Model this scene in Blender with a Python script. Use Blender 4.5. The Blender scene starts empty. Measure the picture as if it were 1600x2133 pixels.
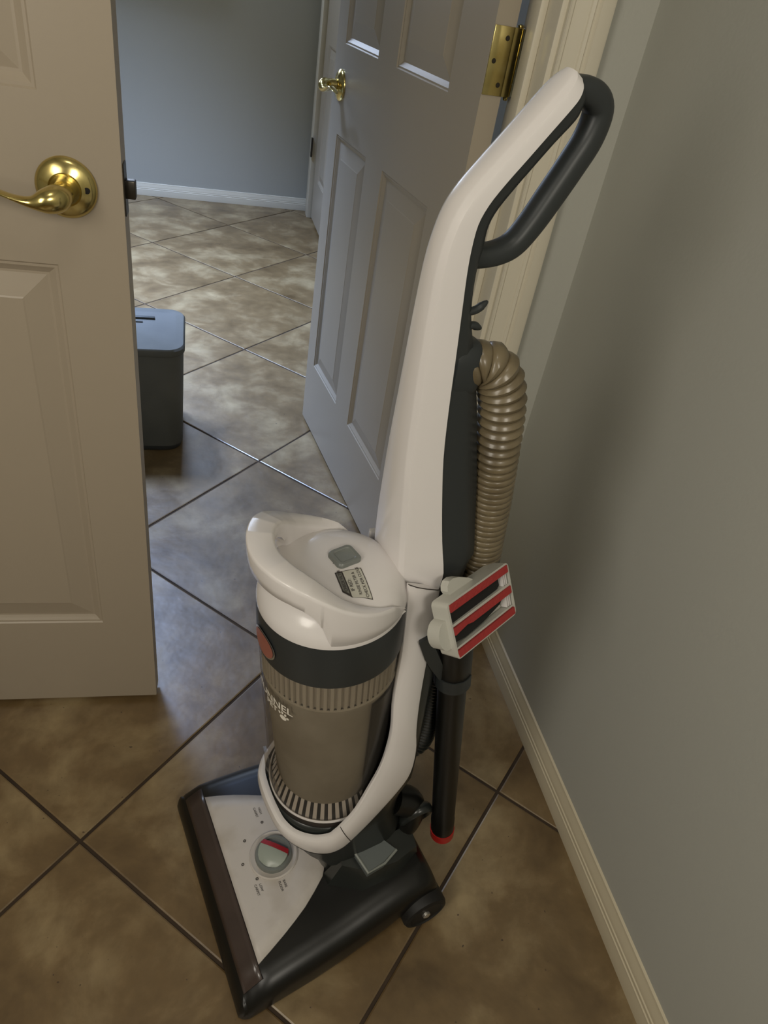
import bpy, bmesh, math, random
from mathutils import Vector, Matrix
random.seed(7)
PI = math.pi
scene = bpy.context.scene
COL = scene.collection

# ------------------------------------------------------------------ camera
CAM_POS = Vector((-0.17158, -0.27438, 1.15007))
yaw, pitch, roll = 0.323575213, -0.644331192, 0.188099805
fwd = Vector((math.sin(yaw)*math.cos(pitch), math.cos(yaw)*math.cos(pitch), math.sin(pitch)))
rt = Vector((math.cos(yaw), -math.sin(yaw), 0)); up = rt.cross(fwd)
r2 = rt*math.cos(roll) + up*math.sin(roll); u2 = -rt*math.sin(roll) + up*math.cos(roll)
cd = bpy.data.cameras.new('camera'); cam = bpy.data.objects.new('camera', cd); COL.objects.link(cam)
cd.sensor_fit = 'HORIZONTAL'; cd.sensor_width = 36; cd.lens = 1486.8/1600*36; cd.clip_start = 0.02
M = Matrix((r2, u2, -fwd)).transposed().to_4x4(); M.translation = CAM_POS
cam.matrix_world = M; scene.camera = cam

# ------------------------------------------------------------------ light
def area(name, loc, target, sx, sy, power, color, spread=PI):
    l = bpy.data.lights.new(name, 'AREA'); l.shape = 'RECTANGLE'; l.size = sx; l.size_y = sy
    l.energy = power; l.color = color; l.spread = spread
    o = bpy.data.objects.new(name, l); COL.objects.link(o); o.location = loc
    o.rotation_euler = (Vector(target)-Vector(loc)).to_track_quat('-Z', 'Y').to_euler(); return o
area('hall_lamp', (-1.05, -0.62, 1.30), (0.3, 0.35, 0.75), 0.5, 0.7, 9.5, (1.0, 0.93, 0.82))
area('front_fill', (0.05, -1.50, 1.75), (0.1, 0.6, 0.8), 0.45, 0.45, 9.5, (1.0, 0.93, 0.81))  # unseen fill behind the camera, added to brighten surfaces facing it
area('ceiling_lamp', (-0.25, -0.35, 2.40), (-0.25, -0.35, 0), 0.30, 0.30, 2.2, (1.0, 0.93, 0.80))
area('next_room_top_fill', (-0.80, 2.45, 2.425), (-0.66, 2.40, 0), 0.66, 0.80, 92, (0.47, 0.63, 1.0), math.radians(84))  # unseen overhead fill, added to brighten the next room's floor
area('next_room_far_fill', (-0.62, 3.89, 1.50), (-0.50, 1.9, 0.4), 1.06, 1.00, 26, (0.66, 0.78, 1.0))  # unseen fill, added for floor sheen and door bevel highlights
w = bpy.data.worlds.new('world'); scene.world = w; w.use_nodes = True
w.node_tree.nodes['Background'].inputs[0].default_value = (0.75, 0.8, 0.9, 1)
w.node_tree.nodes['Background'].inputs[1].default_value = 0.02
vs = scene.view_settings
vs.view_transform = 'Standard'; vs.look = 'None'; vs.gamma = 1; vs.use_curve_mapping = False; vs.exposure = 0.0
scene.cycles.max_bounces = 8; scene.cycles.transparent_max_bounces = 12
scene.cycles.caustics_reflective = False

# ------------------------------------------------------------------ materials
def srgb(r, g, b):
    f = lambda c: c/12.92 if c <= 0.04045 else ((c+0.055)/1.055)**2.4
    return (f(r/255), f(g/255), f(b/255), 1)
def mat(name, col, rough=0.5, metal=0.0, spec=0.5, noise=None, bump=None, coat=0.0):
    m = bpy.data.materials.new(name); m.use_nodes = True
    nt = m.node_tree; b = nt.nodes['Principled BSDF']
    b.inputs['Base Color'].default_value = col; b.inputs['Roughness'].default_value = rough
    b.inputs['Metallic'].default_value = metal; b.inputs['Specular IOR Level'].default_value = spec
    b.inputs['Coat Weight'].default_value = coat; b.inputs['Coat Roughness'].default_value = 0.12
    tc = nt.nodes.new('ShaderNodeTexCoord')
    if noise:
        col2, scale, lo, hi = noise
        n = nt.nodes.new('ShaderNodeTexNoise'); n.inputs['Scale'].default_value = scale; n.inputs['Detail'].default_value = 6
        nt.links.new(tc.outputs['Object'], n.inputs['Vector'])
        cr = nt.nodes.new('ShaderNodeValToRGB'); cr.color_ramp.elements[0].position = lo; cr.color_ramp.elements[1].position = hi
        cr.color_ramp.elements[0].color = col; cr.color_ramp.elements[1].color = col2
        nt.links.new(n.outputs['Fac'], cr.inputs['Fac']); nt.links.new(cr.outputs['Color'], b.inputs['Base Color'])
    if bump:
        scale, st, dist = bump
        n = nt.nodes.new('ShaderNodeTexNoise'); n.inputs['Scale'].default_value = scale; n.inputs['Detail'].default_value = 3
        nt.links.new(tc.outputs['Object'], n.inputs['Vector'])
        bp = nt.nodes.new('ShaderNodeBump'); bp.inputs['Strength'].default_value = st; bp.inputs['Distance'].default_value = dist
        nt.links.new(n.outputs['Fac'], bp.inputs['Height']); nt.links.new(bp.outputs['Normal'], b.inputs['Normal'])
    return m
MW = mat('grey_wall_paint', srgb(182, 182, 173), 0.75, bump=(160, 0.12, 0.002))
MCEIL = mat('ceiling_paint', srgb(215, 213, 206), 0.9)
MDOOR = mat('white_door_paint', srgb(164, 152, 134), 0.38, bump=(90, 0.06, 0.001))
MDOORG = mat('white_door_paint_cool', srgb(172, 162, 145), 0.36, bump=(90, 0.06, 0.001))
MBASE = mat('warm_white_baseboard', srgb(204, 193, 166), 0.4)
MTRIM = mat('white_trim_paint', srgb(216, 209, 190), 0.35)
MGROUT = mat('grout', srgb(66, 52, 38), 0.9, noise=(srgb(46, 35, 25), 14, 0.35, 0.7))
MBRASS = mat('polished_brass', srgb(214, 198, 134), 0.2, 1.0, noise=(srgb(194, 174, 106), 40, 0.4, 0.75))
MBRASSD = mat('tarnished_metal', srgb(70, 66, 60), 0.35, 0.8)
MHOLE = mat('dark_hole', srgb(14, 12, 10), 0.8)
MWHITE = mat('white_plastic', srgb(222, 218, 216), 0.26, spec=0.5, coat=0.3)
MWHITE2 = mat('dusty_white_plastic', srgb(196, 190, 184), 0.45, noise=(srgb(178, 170, 160), 22, 0.45, 0.75))
MDARK = mat('dark_grey_plastic', srgb(44, 48, 49), 0.42)
MDARK2 = mat('charcoal_plastic', srgb(37, 40, 38), 0.30, coat=0.15)
MBLACK = mat('black_plastic', srgb(17, 17, 15), 0.36)
MRUB = mat('black_rubber', srgb(18, 17, 16), 0.6)
MGREY = mat('grey_plastic', srgb(118, 122, 118), 0.35)
MPED = mat('pedal_grey_plastic', srgb(96, 102, 101), 0.35)
MPEDL = mat('pedal_light_grey', srgb(132, 136, 130), 0.35)
MLG = mat('light_grey_plastic', srgb(188, 187, 178), 0.35)
MRED = mat('red_felt', srgb(158, 46, 44), 0.75, bump=(300, 0.4, 0.002))
MREDP = mat('red_plastic', srgb(172, 30, 28), 0.35)
MREDK = mat('dark_red_plastic', srgb(150, 34, 42), 0.35)
MGRN = mat('grey_green_plastic', srgb(150, 158, 148), 0.3)
MHOSE = mat('tan_grey_hose_plastic', srgb(116, 104, 80), 0.34, noise=(srgb(86, 75, 55), 26, 0.4, 0.7), coat=0.2)
MHOSED = mat('hose_wire', srgb(52, 44, 32), 0.4)
MFILT = mat('grey_filter_paper', srgb(186, 180, 168), 0.8)
MDUST = mat('dusty_inner_cup', srgb(168, 163, 150), 0.8, noise=(srgb(148, 141, 126), 14, 0.35, 0.7))
MPRINT = mat('white_print', srgb(232, 226, 214), 0.5)
MINK = mat('dark_print', srgb(58, 52, 48), 0.6)
MLAB = mat('label_paper', srgb(190, 188, 176), 0.5)
MLABG = mat('label_grey', srgb(108, 108, 100), 0.5)
MBADGE = mat('faded_red_badge', srgb(150, 92, 80), 0.35)
MSILV = mat('silver_rim', srgb(200, 196, 188), 0.25, 0.8)
MBUMP = mat('smoky_brown_bumper', srgb(74, 62, 57), 0.28, noise=(srgb(60, 50, 46), 10, 0.4, 0.7), coat=0.3)
MBIN = mat('blue_grey_bin_plastic', srgb(98, 98, 92), 0.6, spec=0.3, noise=(srgb(84, 85, 80), 7, 0.35, 0.7))
MBIND = mat('bin_base_dark', srgb(58, 60, 58), 0.6)
def smoke(name, col, fac, rough=0.08):
    m = bpy.data.materials.new(name); m.use_nodes = True; nt = m.node_tree
    for n in list(nt.nodes): nt.nodes.remove(n)
    o = nt.nodes.new('ShaderNodeOutputMaterial'); t = nt.nodes.new('ShaderNodeBsdfTransparent'); t.inputs[0].default_value = col
    g = nt.nodes.new('ShaderNodeBsdfPrincipled'); g.inputs['Base Color'].default_value = (col[0]*.3, col[1]*.3, col[2]*.3, 1); g.inputs['Roughness'].default_value = rough
    mx = nt.nodes.new('ShaderNodeMixShader'); mx.inputs[0].default_value = fac
    nt.links.new(t.outputs[0], mx.inputs[1]); nt.links.new(g.outputs[0], mx.inputs[2]); nt.links.new(mx.outputs[0], o.inputs[0]); return m
MCUP = smoke('smoky_clear_plastic', (0.78, 0.74, 0.68, 1), 0.16)
MCUP2 = smoke('dark_smoky_plastic', (0.42, 0.39, 0.36, 1), 0.35, 0.2)

def tile_material():
    m = bpy.data.materials.new('mottled_tan_tile'); m.use_nodes = True; nt = m.node_tree; b = nt.nodes['Principled BSDF']
    N = nt.nodes.new; L = nt.links.new
    tc = N('ShaderNodeTexCoord'); oi = N('ShaderNodeObjectInfo')
    cmb = N('ShaderNodeVectorMath'); cmb.operation = 'ADD'
    sc = N('ShaderNodeMath'); sc.operation = 'MULTIPLY'; sc.inputs[1].default_value = 37
    L(oi.outputs['Random'], sc.inputs[0]); L(tc.outputs['Object'], cmb.inputs[0]); L(sc.outputs[0], cmb.inputs[1])
    n1 = N('ShaderNodeTexNoise'); n1.inputs['Scale'].default_value = 6.5; n1.inputs['Detail'].default_value = 9; n1.inputs['Roughness'].default_value = 0.62; n1.inputs['Distortion'].default_value = 0.25
    n2 = N('ShaderNodeTexNoise'); n2.inputs['Scale'].default_value = 28; n2.inputs['Detail'].default_value = 5
    L(cmb.outputs[0], n1.inputs['Vector']); L(cmb.outputs[0], n2.inputs['Vector'])
    cr = N('ShaderNodeValToRGB'); e = cr.color_ramp.elements
    e[0].position = 0.30; e[0].color = srgb(92, 71, 41); e[1].position = 0.72; e[1].color = srgb(170, 149, 110)
    k = cr.color_ramp.elements.new(0.5); k.color = srgb(124, 101, 66)
    L(n1.outputs['Fac'], cr.inputs['Fac'])
    mx = N('ShaderNodeMix'); mx.data_type = 'RGBA'; mx.blend_type = 'MULTIPLY'; mx.inputs[0].default_value = 0.35
    L(cr.outputs['Color'], mx.inputs[6]); L(n2.outputs['Fac'], mx.inputs[7])
    g = N('ShaderNodeMix'); g.data_type = 'RGBA'; g.blend_type = 'MULTIPLY'; g.inputs[0].default_value = 0.0
    # small dark pits
    v = N('ShaderNodeTexNoise'); v.inputs['Scale'].default_value = 130; v.inputs['Detail'].default_value = 1
    L(cmb.outputs[0], v.inputs['Vector'])
    r2_ = N('ShaderNodeMapRange'); r2_.inputs[1].default_value = 0.19; r2_.inputs[2].default_value = 0.23
    L(v.outputs['Fac'], r2_.inputs[0])
    mk = N('ShaderNodeMix'); mk.data_type = 'RGBA'; mk.inputs[6].default_value = srgb(70, 52, 36)
    L(r2_.outputs[0], mk.inputs[0]); L(mx.outputs[2], mk.inputs[7]); L(mk.outputs[2], b.inputs['Base Color'])
    b.inputs['Roughness'].default_value = 0.42
    rr = N('ShaderNodeMapRange'); rr.inputs[3].default_value = 0.30; rr.inputs[4].default_value = 0.44; b.inputs['Specular IOR Level'].default_value = 1.0
    L(n1.outputs['Fac'], rr.inputs[0]); L(rr.outputs[0], b.inputs['Roughness'])
    bp = N('ShaderNodeBump'); bp.inputs['Strength'].default_value = 0.45; bp.inputs['Distance'].default_value = 0.003
    nb_ = N('ShaderNodeTexNoise'); nb_.inputs['Scale'].default_value = 16; nb_.inputs['Detail'].default_value = 3; L(cmb.outputs[0], nb_.inputs['Vector']); L(nb_.outputs['Fac'], bp.inputs['Height']); L(bp.outputs['Normal'], b.inputs['Normal'])
    return m
MTILE = tile_material()

# ------------------------------------------------------------------ helpers
def mesh_obj(name, verts, faces, m, parent=None, smooth=True, angle=40, mats=None, fmat=None):
    me = bpy.data.meshes.new(name); me.from_pydata([tuple(v) for v in verts], [], faces)
    bm = bmesh.new(); bm.from_mesh(me); bmesh.ops.remove_doubles(bm, verts=bm.verts, dist=1e-6)
    bmesh.ops.recalc_face_normals(bm, faces=bm.faces); bm.to_mesh(me); bm.free()
    me.materials.append(m)
    if smooth:
        me.polygons.foreach_set('use_smooth', [True]*len(me.polygons))
        me.set_sharp_from_angle(angle=math.radians(angle))
    o = bpy.data.objects.new(name, me); COL.objects.link(o)
    if parent: o.parent = parent
    return o
def bm_obj(name, bm, m, parent=None, smooth=True, angle=40):
    bmesh.ops.recalc_face_normals(bm, faces=bm.faces)
    me = bpy.data.meshes.new(name); bm.to_mesh(me); bm.free(); me.materials.append(m)
    if smooth:
        me.polygons.foreach_set('use_smooth', [True]*len(me.polygons)); me.set_sharp_from_angle(angle=math.radians(angle))
    o = bpy.data.objects.new(name, me); COL.objects.link(o)
    if parent: o.parent = parent
    return o
def add_box(bm, x0, x1, y0, y1, z0, z1, bev=0.0, xf=None):
    vs = [bm.verts.new((x, y, z)) for x in (x0, x1) for y in (y0, y1) for z in (z0, z1)]
    fs = [(0, 1, 3, 2), (4, 6, 7, 5), (0, 4, 5, 1), (2, 3, 7, 6), (0, 2, 6, 4), (1, 5, 7, 3)]
    fc = [bm.faces.new([vs[i] for i in f]) for f in fs]
    if bev:
        es = list({e for f in fc for e in f.edges})
        r = bmesh.ops.bevel(bm, geom=es, offset=bev, segments=2, affect='EDGES', profile=0.5)
        vs = list({v for f in r['faces'] for v in f.verts} | {v for v in vs if v.is_valid})
    if xf is not None:
        for v in vs:
            if v.is_valid: v.co = xf(v.co)
def box(name, x0, x1, y0, y1, z0, z1, m, parent=None, bev=0.0, xf=None):
    bm = bmesh.new(); add_box(bm, x0, x1, y0, y1, z0, z1, bev, xf); return bm_obj(name, bm, m, parent, bev > 0)
def prism(poly, z0, z1):           # poly in xy
    n = len(poly); v = [(x, y, z0) for x, y in poly] + [(x, y, z1) for x, y in poly]
    f = [list(range(n))[::-1], list(range(n, 2*n))] + [[i, (i+1) % n, n+(i+1) % n, n+i] for i in range(n)]
    return v, f
def tag(o, label=None, cat=None, kind=None, group=None):
    if label: o['label'] = label
    if cat: o['category'] = cat
    if kind: o['kind'] = kind
    if group: o['group'] = group
    return o
def empty(name, loc, rz=0):
    o = bpy.data.objects.new(name, None); COL.objects.link(o); o.location = loc; o.rotation_euler = (0, 0, rz); o.empty_display_size = .05; return o
def loft(name, secs, m, parent=None, cap=True, closed=True, angle=40, loop=False):
    n = len(secs[0]); v = [p for s in secs for p in s]; f = []
    for i in range(len(secs) - (0 if loop else 1)):
        j = (i+1) % len(secs)
        for k in range(n if closed else n-1):
            k2 = (k+1) % n; f.append([i*n+k, i*n+k2, j*n+k2, j*n+k])
    if cap and closed and not loop:
        f.append(list(range(n))[::-1]); f.append([(len(secs)-1)*n+k for k in range(n)])
    return mesh_obj(name, v, f, m, parent, angle=angle)
def catmull(pts, per):
    out = []; P = [Vector(p) for p in pts]; n = len(P)
    for i in range(n-1):
        p0 = P[i-1] if i else P[0]*2-P[1]; p1 = P[i]; p2 = P[i+1]; p3 = P[i+2] if i+2 < n else P[-1]*2-P[-2]
        for k in range(per):
            t = k/per
            out.append(0.5*((2*p1)+(p2-p0)*t+(2*p0-5*p1+4*p2-p3)*t*t+(3*p1-p0-3*p2+p3)*t**3))
    out.append(P[-1]); return out
def sweep_tube(name, pts, rads, m, parent=None, seg=20, cap=True):
    P = [Vector(p) for p in pts]; secs = []; side = None
    for i, p in enumerate(P):
        t = (P[min(i+1, len(P)-1)]-P[max(i-1, 0)]).normalized()
        if side is None:
            side = t.orthogonal().normalized()
        side = (side - t*side.dot(t)).normalized(); o2 = t.cross(side)
        r = rads[i] if hasattr(rads, '__len__') else rads
        secs.append([p + side*(r*math.cos(a)) + o2*(r*math.sin(a)) for a in [2*PI*k/seg for k in range(seg)]])
    return loft(name, secs, m, parent, cap)
def text_mesh(txt, size, bold=0.0, spacing=1.0):
    c = bpy.data.curves.new('t', 'FONT'); c.body = txt; c.size = size; c.offset = bold; c.space_character = spacing
    o = bpy.data.objects.new('t', c); COL.objects.link(o)
    bpy.context.view_layer.update()
    me = bpy.data.meshes.new_from_object(o.evaluated_get(bpy.context.evaluated_depsgraph_get()))
    v = [Vector(x.co) for x in me.vertices]; f = [list(p.vertices) for p in me.polygons]
    bpy.data.objects.remove(o); bpy.data.curves.remove(c); bpy.data.meshes.remove(me)
    return v, f

# ------------------------------------------------------------------ setting: floor of tiles set on the diagonal
FX0, FX1, FY0, FY1 = -2.4, 0.47, -1.6, 3.93
floor = box('floor', FX0-0.1, FX1+0.1, FY0-0.1, FY1+0.1, -0.05, -0.0022, MGROUT); tag(floor, 'mottled tan ceramic floor tiles laid on the diagonal with dark grout', kind='structure')
def clip(poly, ax, lim, sign):
    out = []
    for i in range(len(poly)):
        a, b = poly[i], poly[(i+1) % len(poly)]
        da, db = sign*(a[ax]-lim), sign*(b[ax]-lim)
        if da <= 0: out.append(a)
        if (da < 0 < db) or (db < 0 < da):
            t = da/(da-db); out.append((a[0]+(b[0]-a[0])*t, a[1]+(b[1]-a[1])*t))
    return out
S = 0.5; G = 0.0028
def g2w(a, b): return ((a-b)/math.sqrt(2)*S, (a+b)/math.sqrt(2)*S)
for a in range(-7, 9):
    for b in range(-7, 9):
        g = G/S
        poly = [g2w(a+g, b+g), g2w(a+1-g, b+g), g2w(a+1-g, b+1-g), g2w(a+g, b+1-g)]
        cx, cy = g2w(a+.5, b+.5)
        for ax, lim, s in ((0, FX1, 1), (0, FX0, -1), (1, FY1, 1), (1, FY0, -1)):
            poly = clip(poly, ax, lim, s) if len(poly) > 2 else []
        if len(poly) < 3: continue
        # rooms only: skip what lies wholly under the dividing wall or outside our small room
        if cy < 0.5 and cx < -1.5: continue
        ins = 0.0022
        mx_, my_ = sum(q[0] for q in poly)/len(poly), sum(q[1] for q in poly)/len(poly)
        inner = []
        for q in poly:
            d = math.hypot(q[0]-mx_, q[1]-my_); k = max(0, (d-ins*1.4)/d) if d > 0 else 1
            inner.append((mx_+(q[0]-mx_)*k, my_+(q[1]-my_)*k))
        n = len(poly); dz = random.uniform(-0.0003, 0.0002)
        v = [(x-cx, y-cy, -0.003) for x, y in poly]+[(x-cx, y-cy, -0.0009+dz) for x, y in poly]+[(x-cx, y-cy, dz) for x, y in inner]
        f = [[i, (i+1) % n, n+(i+1) % n, n+i] for i in range(n)]+[[n+i, n+(i+1) % n, 2*n+(i+1) % n, 2*n+i] for i in range(n)]+[[2*n+i for i in range(n)]]
        t = mesh_obj('floor_tile', v, f, MTILE, floor, smooth=False); t.location = (cx, cy, 0)

# walls
def wall(name, *a, m=MW): return tag(box(name, *a, m), kind='structure')
XR = 0.452; YW0, YW1 = 0.825, 0.943; JX = 0.31; JL = -0.47; H = 2.44
tag(wall('wall_right', XR, XR+0.1, -1.6, YW0, 0, H), 'grey painted wall on the right beside the vacuum')
wall('wall_left', -1.25, -1.15, -1.6, YW0, 0, H)
wall('wall_rear', -1.25, XR+0.1, -1.7, -1.6, 0, H)
bm = bmesh.new()
add_box(bm, JX+0.018, 0.575, YW0, YW1, 0, H); add_box(bm, -1.25, JL-0.018, YW0, YW1, 0, H); add_box(bm, JL-0.018, JX+0.018, YW0, YW1, 2.06, H)
tag(bm_obj('wall_doorway', bm, MW, None, False), 'narrow strip of grey wall between door casing and right wall corner', kind='structure')
wall('ceiling', -2.5, 0.575, -1.7, 4.03, H, H+0.1, m=MCEIL)
tag(wall('wall_far', -2.5, 0.575, 3.93, 4.03, 0, H), 'grey wall at the far end of the next room')
w2 = tag(empty('added_window', (-0.62, 3.93, 1.50)), 'unseen white framed window, added high in the far wall of the next room', kind='structure')  # out-of-view window added to carry the far-wall fill
for x0, x1, z0, z1 in ((-0.60, -0.54, -0.52, 0.60), (0.54, 0.60, -0.52, 0.60), (-0.54, 0.54, -0.56, -0.51), (-0.54, 0.54, 0.52, 0.60)):
    box('added_frame', x0, x1, -0.025, 0, z0, z1, MTRIM, w2, 0.002)
box('added_pane', -0.54, 0.54, -0.006, -0.002, -0.51, 0.52, MGREY, w2)
wn = tag(empty('added_skylight', (-0.80, 2.45, 2.44)), 'unseen white framed skylight, added in the ceiling of the next room', kind='structure')  # out-of-view skylight added to carry the overhead fill
for x0, x1, y0, y1 in ((-0.40, -0.34, -0.47, 0.47), (0.34, 0.40, -0.47, 0.47), (-0.34, 0.34, -0.47, -0.41), (-0.34, 0.34, 0.41, 0.47)):
    box('added_frame', x0, x1, y0, y1, -0.03, 0, MTRIM, wn, 0.002)
box('added_pane', -0.34, 0.34, -0.41, 0.41, -0.008, -0.004, MGREY, wn)
wall('wall_far_right', 0.475, 0.575, YW1, 3.93, 0, H)
wall('wall_far_left', -2.5, -2.4, YW1, 3.93, 0, H)
wall('wall_far_near', -2.5, -1.25, YW0, YW1, 0, H)

def profile_strip(name, prof, path0, path1, m):  # prof: (out, z) pairs; extruded from path0 to path1 with outward normal given
    (x0, y0), (x1, y1), (nx, ny) = path0, path1[0], path1[1]
    v = []; n = len(prof)
    for (x, y) in ((x0, y0), (x1, y1)):
        for o, z in prof: v.append((x+nx*o, y+ny*o, z))
    f = [[i, (i+1) % n, n+(i+1) % n, n+i] for i in range(n)]+[list(range(n))[::-1], list(range(n, 2*n))]
    return tag(mesh_obj(name, v, f, m, None, angle=30), kind='structure')
BB = [(0, 0), (0.0135, 0), (0.0135, 0.022), (0.0125, 0.026), (0.0125, 0.030), (0.0108, 0.0315), (0.0108, 0.037), (0.009, 0.0385), (0.0085, 0.046), (0.0045, 0.053), (0.0035, 0.060), (0, 0.062)]
tag(profile_strip('baseboard_right', BB, (XR, -1.6), ((XR, YW0), (-1, 0)), MBASE), 'narrow white moulded baseboard along the right wall')
tag(profile_strip('baseboard_doorway', BB, (0.384, YW0), ((XR, YW0), (0, -1)), MBASE))
tag(profile_strip('baseboard_far', [(a, z) for a, z in BB], (-2.4, 3.93), ((0.475, 3.93), (0, -1)), MTRIM), 'white baseboard along the far wall')

# door casing and jamb of the doorway (trim_1): boards are parts
trim = tag(empty('trim_1', (JX, YW0, 0)), 'white moulded door casing and jamb beside the brass hinge', kind='structure')
def tp(x): return x-JX
CP = [(0.008, 0), (0.008, 0.010), (0.0095, 0.0125), (0.013, 0.0125), (0.015, 0.0105), (0.017, 0.0105), (0.026, 0.0125), (0.036, 0.0140), (0.0375, 0.0160), (0.042, 0.0175), (0.0435, 0.0150), (0.047, 0.0150), (0.050, 0.0195), (0.066, 0.0200), (0.0695, 0.0185), (0.070, 0.0)]
def vcasing(name, sgn, x0, z1):
    n = len(CP); v = [(x0+sgn*a, -d, z) for z in (0, z1) for a, d in CP]
    f = [[i, (i+1) % n, n+(i+1) % n, n+i] for i in range(n)]+[list(range(n))[::-1], list(range(n, 2*n))]
    return mesh_obj(name, v, f, MTRIM, trim, angle=25)
vcasing('casing_board', 1, 0.0, 2.11)
vcasing('casing_board', -1, JL-JX, 2.11)
box('head_casing', JL-JX-0.07, 0.07, -0.018, 0, 2.05, 2.12, MTRIM, trim)
box('jamb_board', 0, 0.018, -0.002, YW1-YW0, 0, 2.06, MTRIM, trim, 0.0015)
box('jamb_board', JL-JX-0.018, JL-JX, -0.002, YW1-YW0, 0, 2.06, MTRIM, trim, 0.0015)
box('head_jamb', JL-JX, 0, 0, YW1-YW0, 2.042, 2.06, MTRIM, trim)
box('door_stop', -0.0115, 0, 0.043, 0.078, 0, 2.042, MTRIM, trim, 0.002)
box('door_stop', JL-JX, JL-JX+0.0115, 0.043, 0.078, 0, 2.042, MTRIM, trim, 0.002)

# ------------------------------------------------------------------ six panel doors. local x along width from the hinge, y thickness, z up
def panel_door(name, width, height, m, panels, thick=0.035):
    """slab mesh (root) with moulded openings, raised panels as children; panels = [(x0,x1,z0,z1)]"""
    xs = sorted({0, width} | {p[0] for p in panels} | {p[1] for p in panels}); zs = sorted({0, height} | {p[2] for p in panels} | {p[3] for p in panels})
    rows = sorted({(p[2], p[3]) for p in panels})
    v, f = [], []
    def quad(a, b, c, d):
        i = len(v); v.extend([a, b, c, d]); f.append([i, i+1, i+2, i+3])
    def inside(x, z): return any(p[0] < x < p[1] and p[2] < z < p[3] for p in panels)
    for i in range(len(xs)-1):
        for j in range(len(zs)-1):
            if inside((xs[i]+xs[i+1])/2, (zs[j]+zs[j+1])/2): continue
            for y in (0, thick): quad((xs[i], y, zs[j]), (xs[i+1], y, zs[j]), (xs[i+1], y, zs[j+1]), (xs[i], y, zs[j+1]))
    for i in range(len(xs)-1):
        quad((xs[i], 0, 0), (xs[i+1], 0, 0), (xs[i+1], thick, 0), (xs[i], thick, 0)); quad((xs[i], 0, height), (xs[i+1], 0, height), (xs[i+1], thick, height), (xs[i], thick, height))
    for j in range(len(zs)-1):
        quad((0, 0, zs[j]), (0, 0, zs[j+1]), (0, thick, zs[j+1]), (0, thick, zs[j])); quad((width, 0, zs[j]), (width, 0, zs[j+1]), (width, thick, zs[j+1]), (width, thick, zs[j]))
    def ring(p, ins, y): return [(p[0]+ins, y, p[2]+ins), (p[1]-ins, y, p[2]+ins), (p[1]-ins, y, p[3]-ins), (p[0]+ins, y, p[3]-ins)]
    def rings(p, steps, side):
        prev = None
        for ins, d in steps:
            y = d if side == 0 else thick-d
            r = ring(p, ins, y)
            if prev:
                for k in range(4): quad(prev[k], prev[(k+1) % 4], r[(k+1) % 4], r[k])
            prev = r
        return prev
    for p in panels:
        for s in (0, 1): rings(p, [(0, 0), (0.002, 0.0022), (0.005, 0.0022), (0.009, 0.0050), (0.013, 0.0075)], s)
    root = mesh_obj(name, v, f, m, None, smooth=False)
    for p in panels:
        v, f = [], []
        for s in (0, 1):
            e = rings(p, [(0.0125, 0.0085), (0.0125, 0.0075), (0.016, 0.0075), (0.044, 0.0016), (0.046, 0.0008)], s); quad(*e)
        mesh_obj('raised_panel', v, f, m, root, smooth=False)
    return root
def lathe_bm(bm, prof, seg, xf):
    rings = []
    for r, h in prof:
        rings.append([bm.verts.new(xf(Vector((max(r, 1e-5)*math.cos(2*PI*k/seg), max(r, 1e-5)*math.sin(2*PI*k/seg), h)))) for k in range(seg)])
    for i in range(len(rings)-1):
        for k in range(seg): bm.faces.new([rings[i][k], rings[i][(k+1) % seg], rings[i+1][(k+1) % seg], rings[i+1][k]])
    bm.faces.new(rings[0][::-1]); bm.faces.new(rings[-1])
def lathe(name, prof, m, parent, xf=lambda p: p, seg=40, angle=40):
    bm = bmesh.new(); lathe_bm(bm, prof, seg, xf); bmesh.ops.remove_doubles(bm, verts=bm.verts, dist=2e-5); return bm_obj(name, bm, m, parent, angle=angle)
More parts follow.
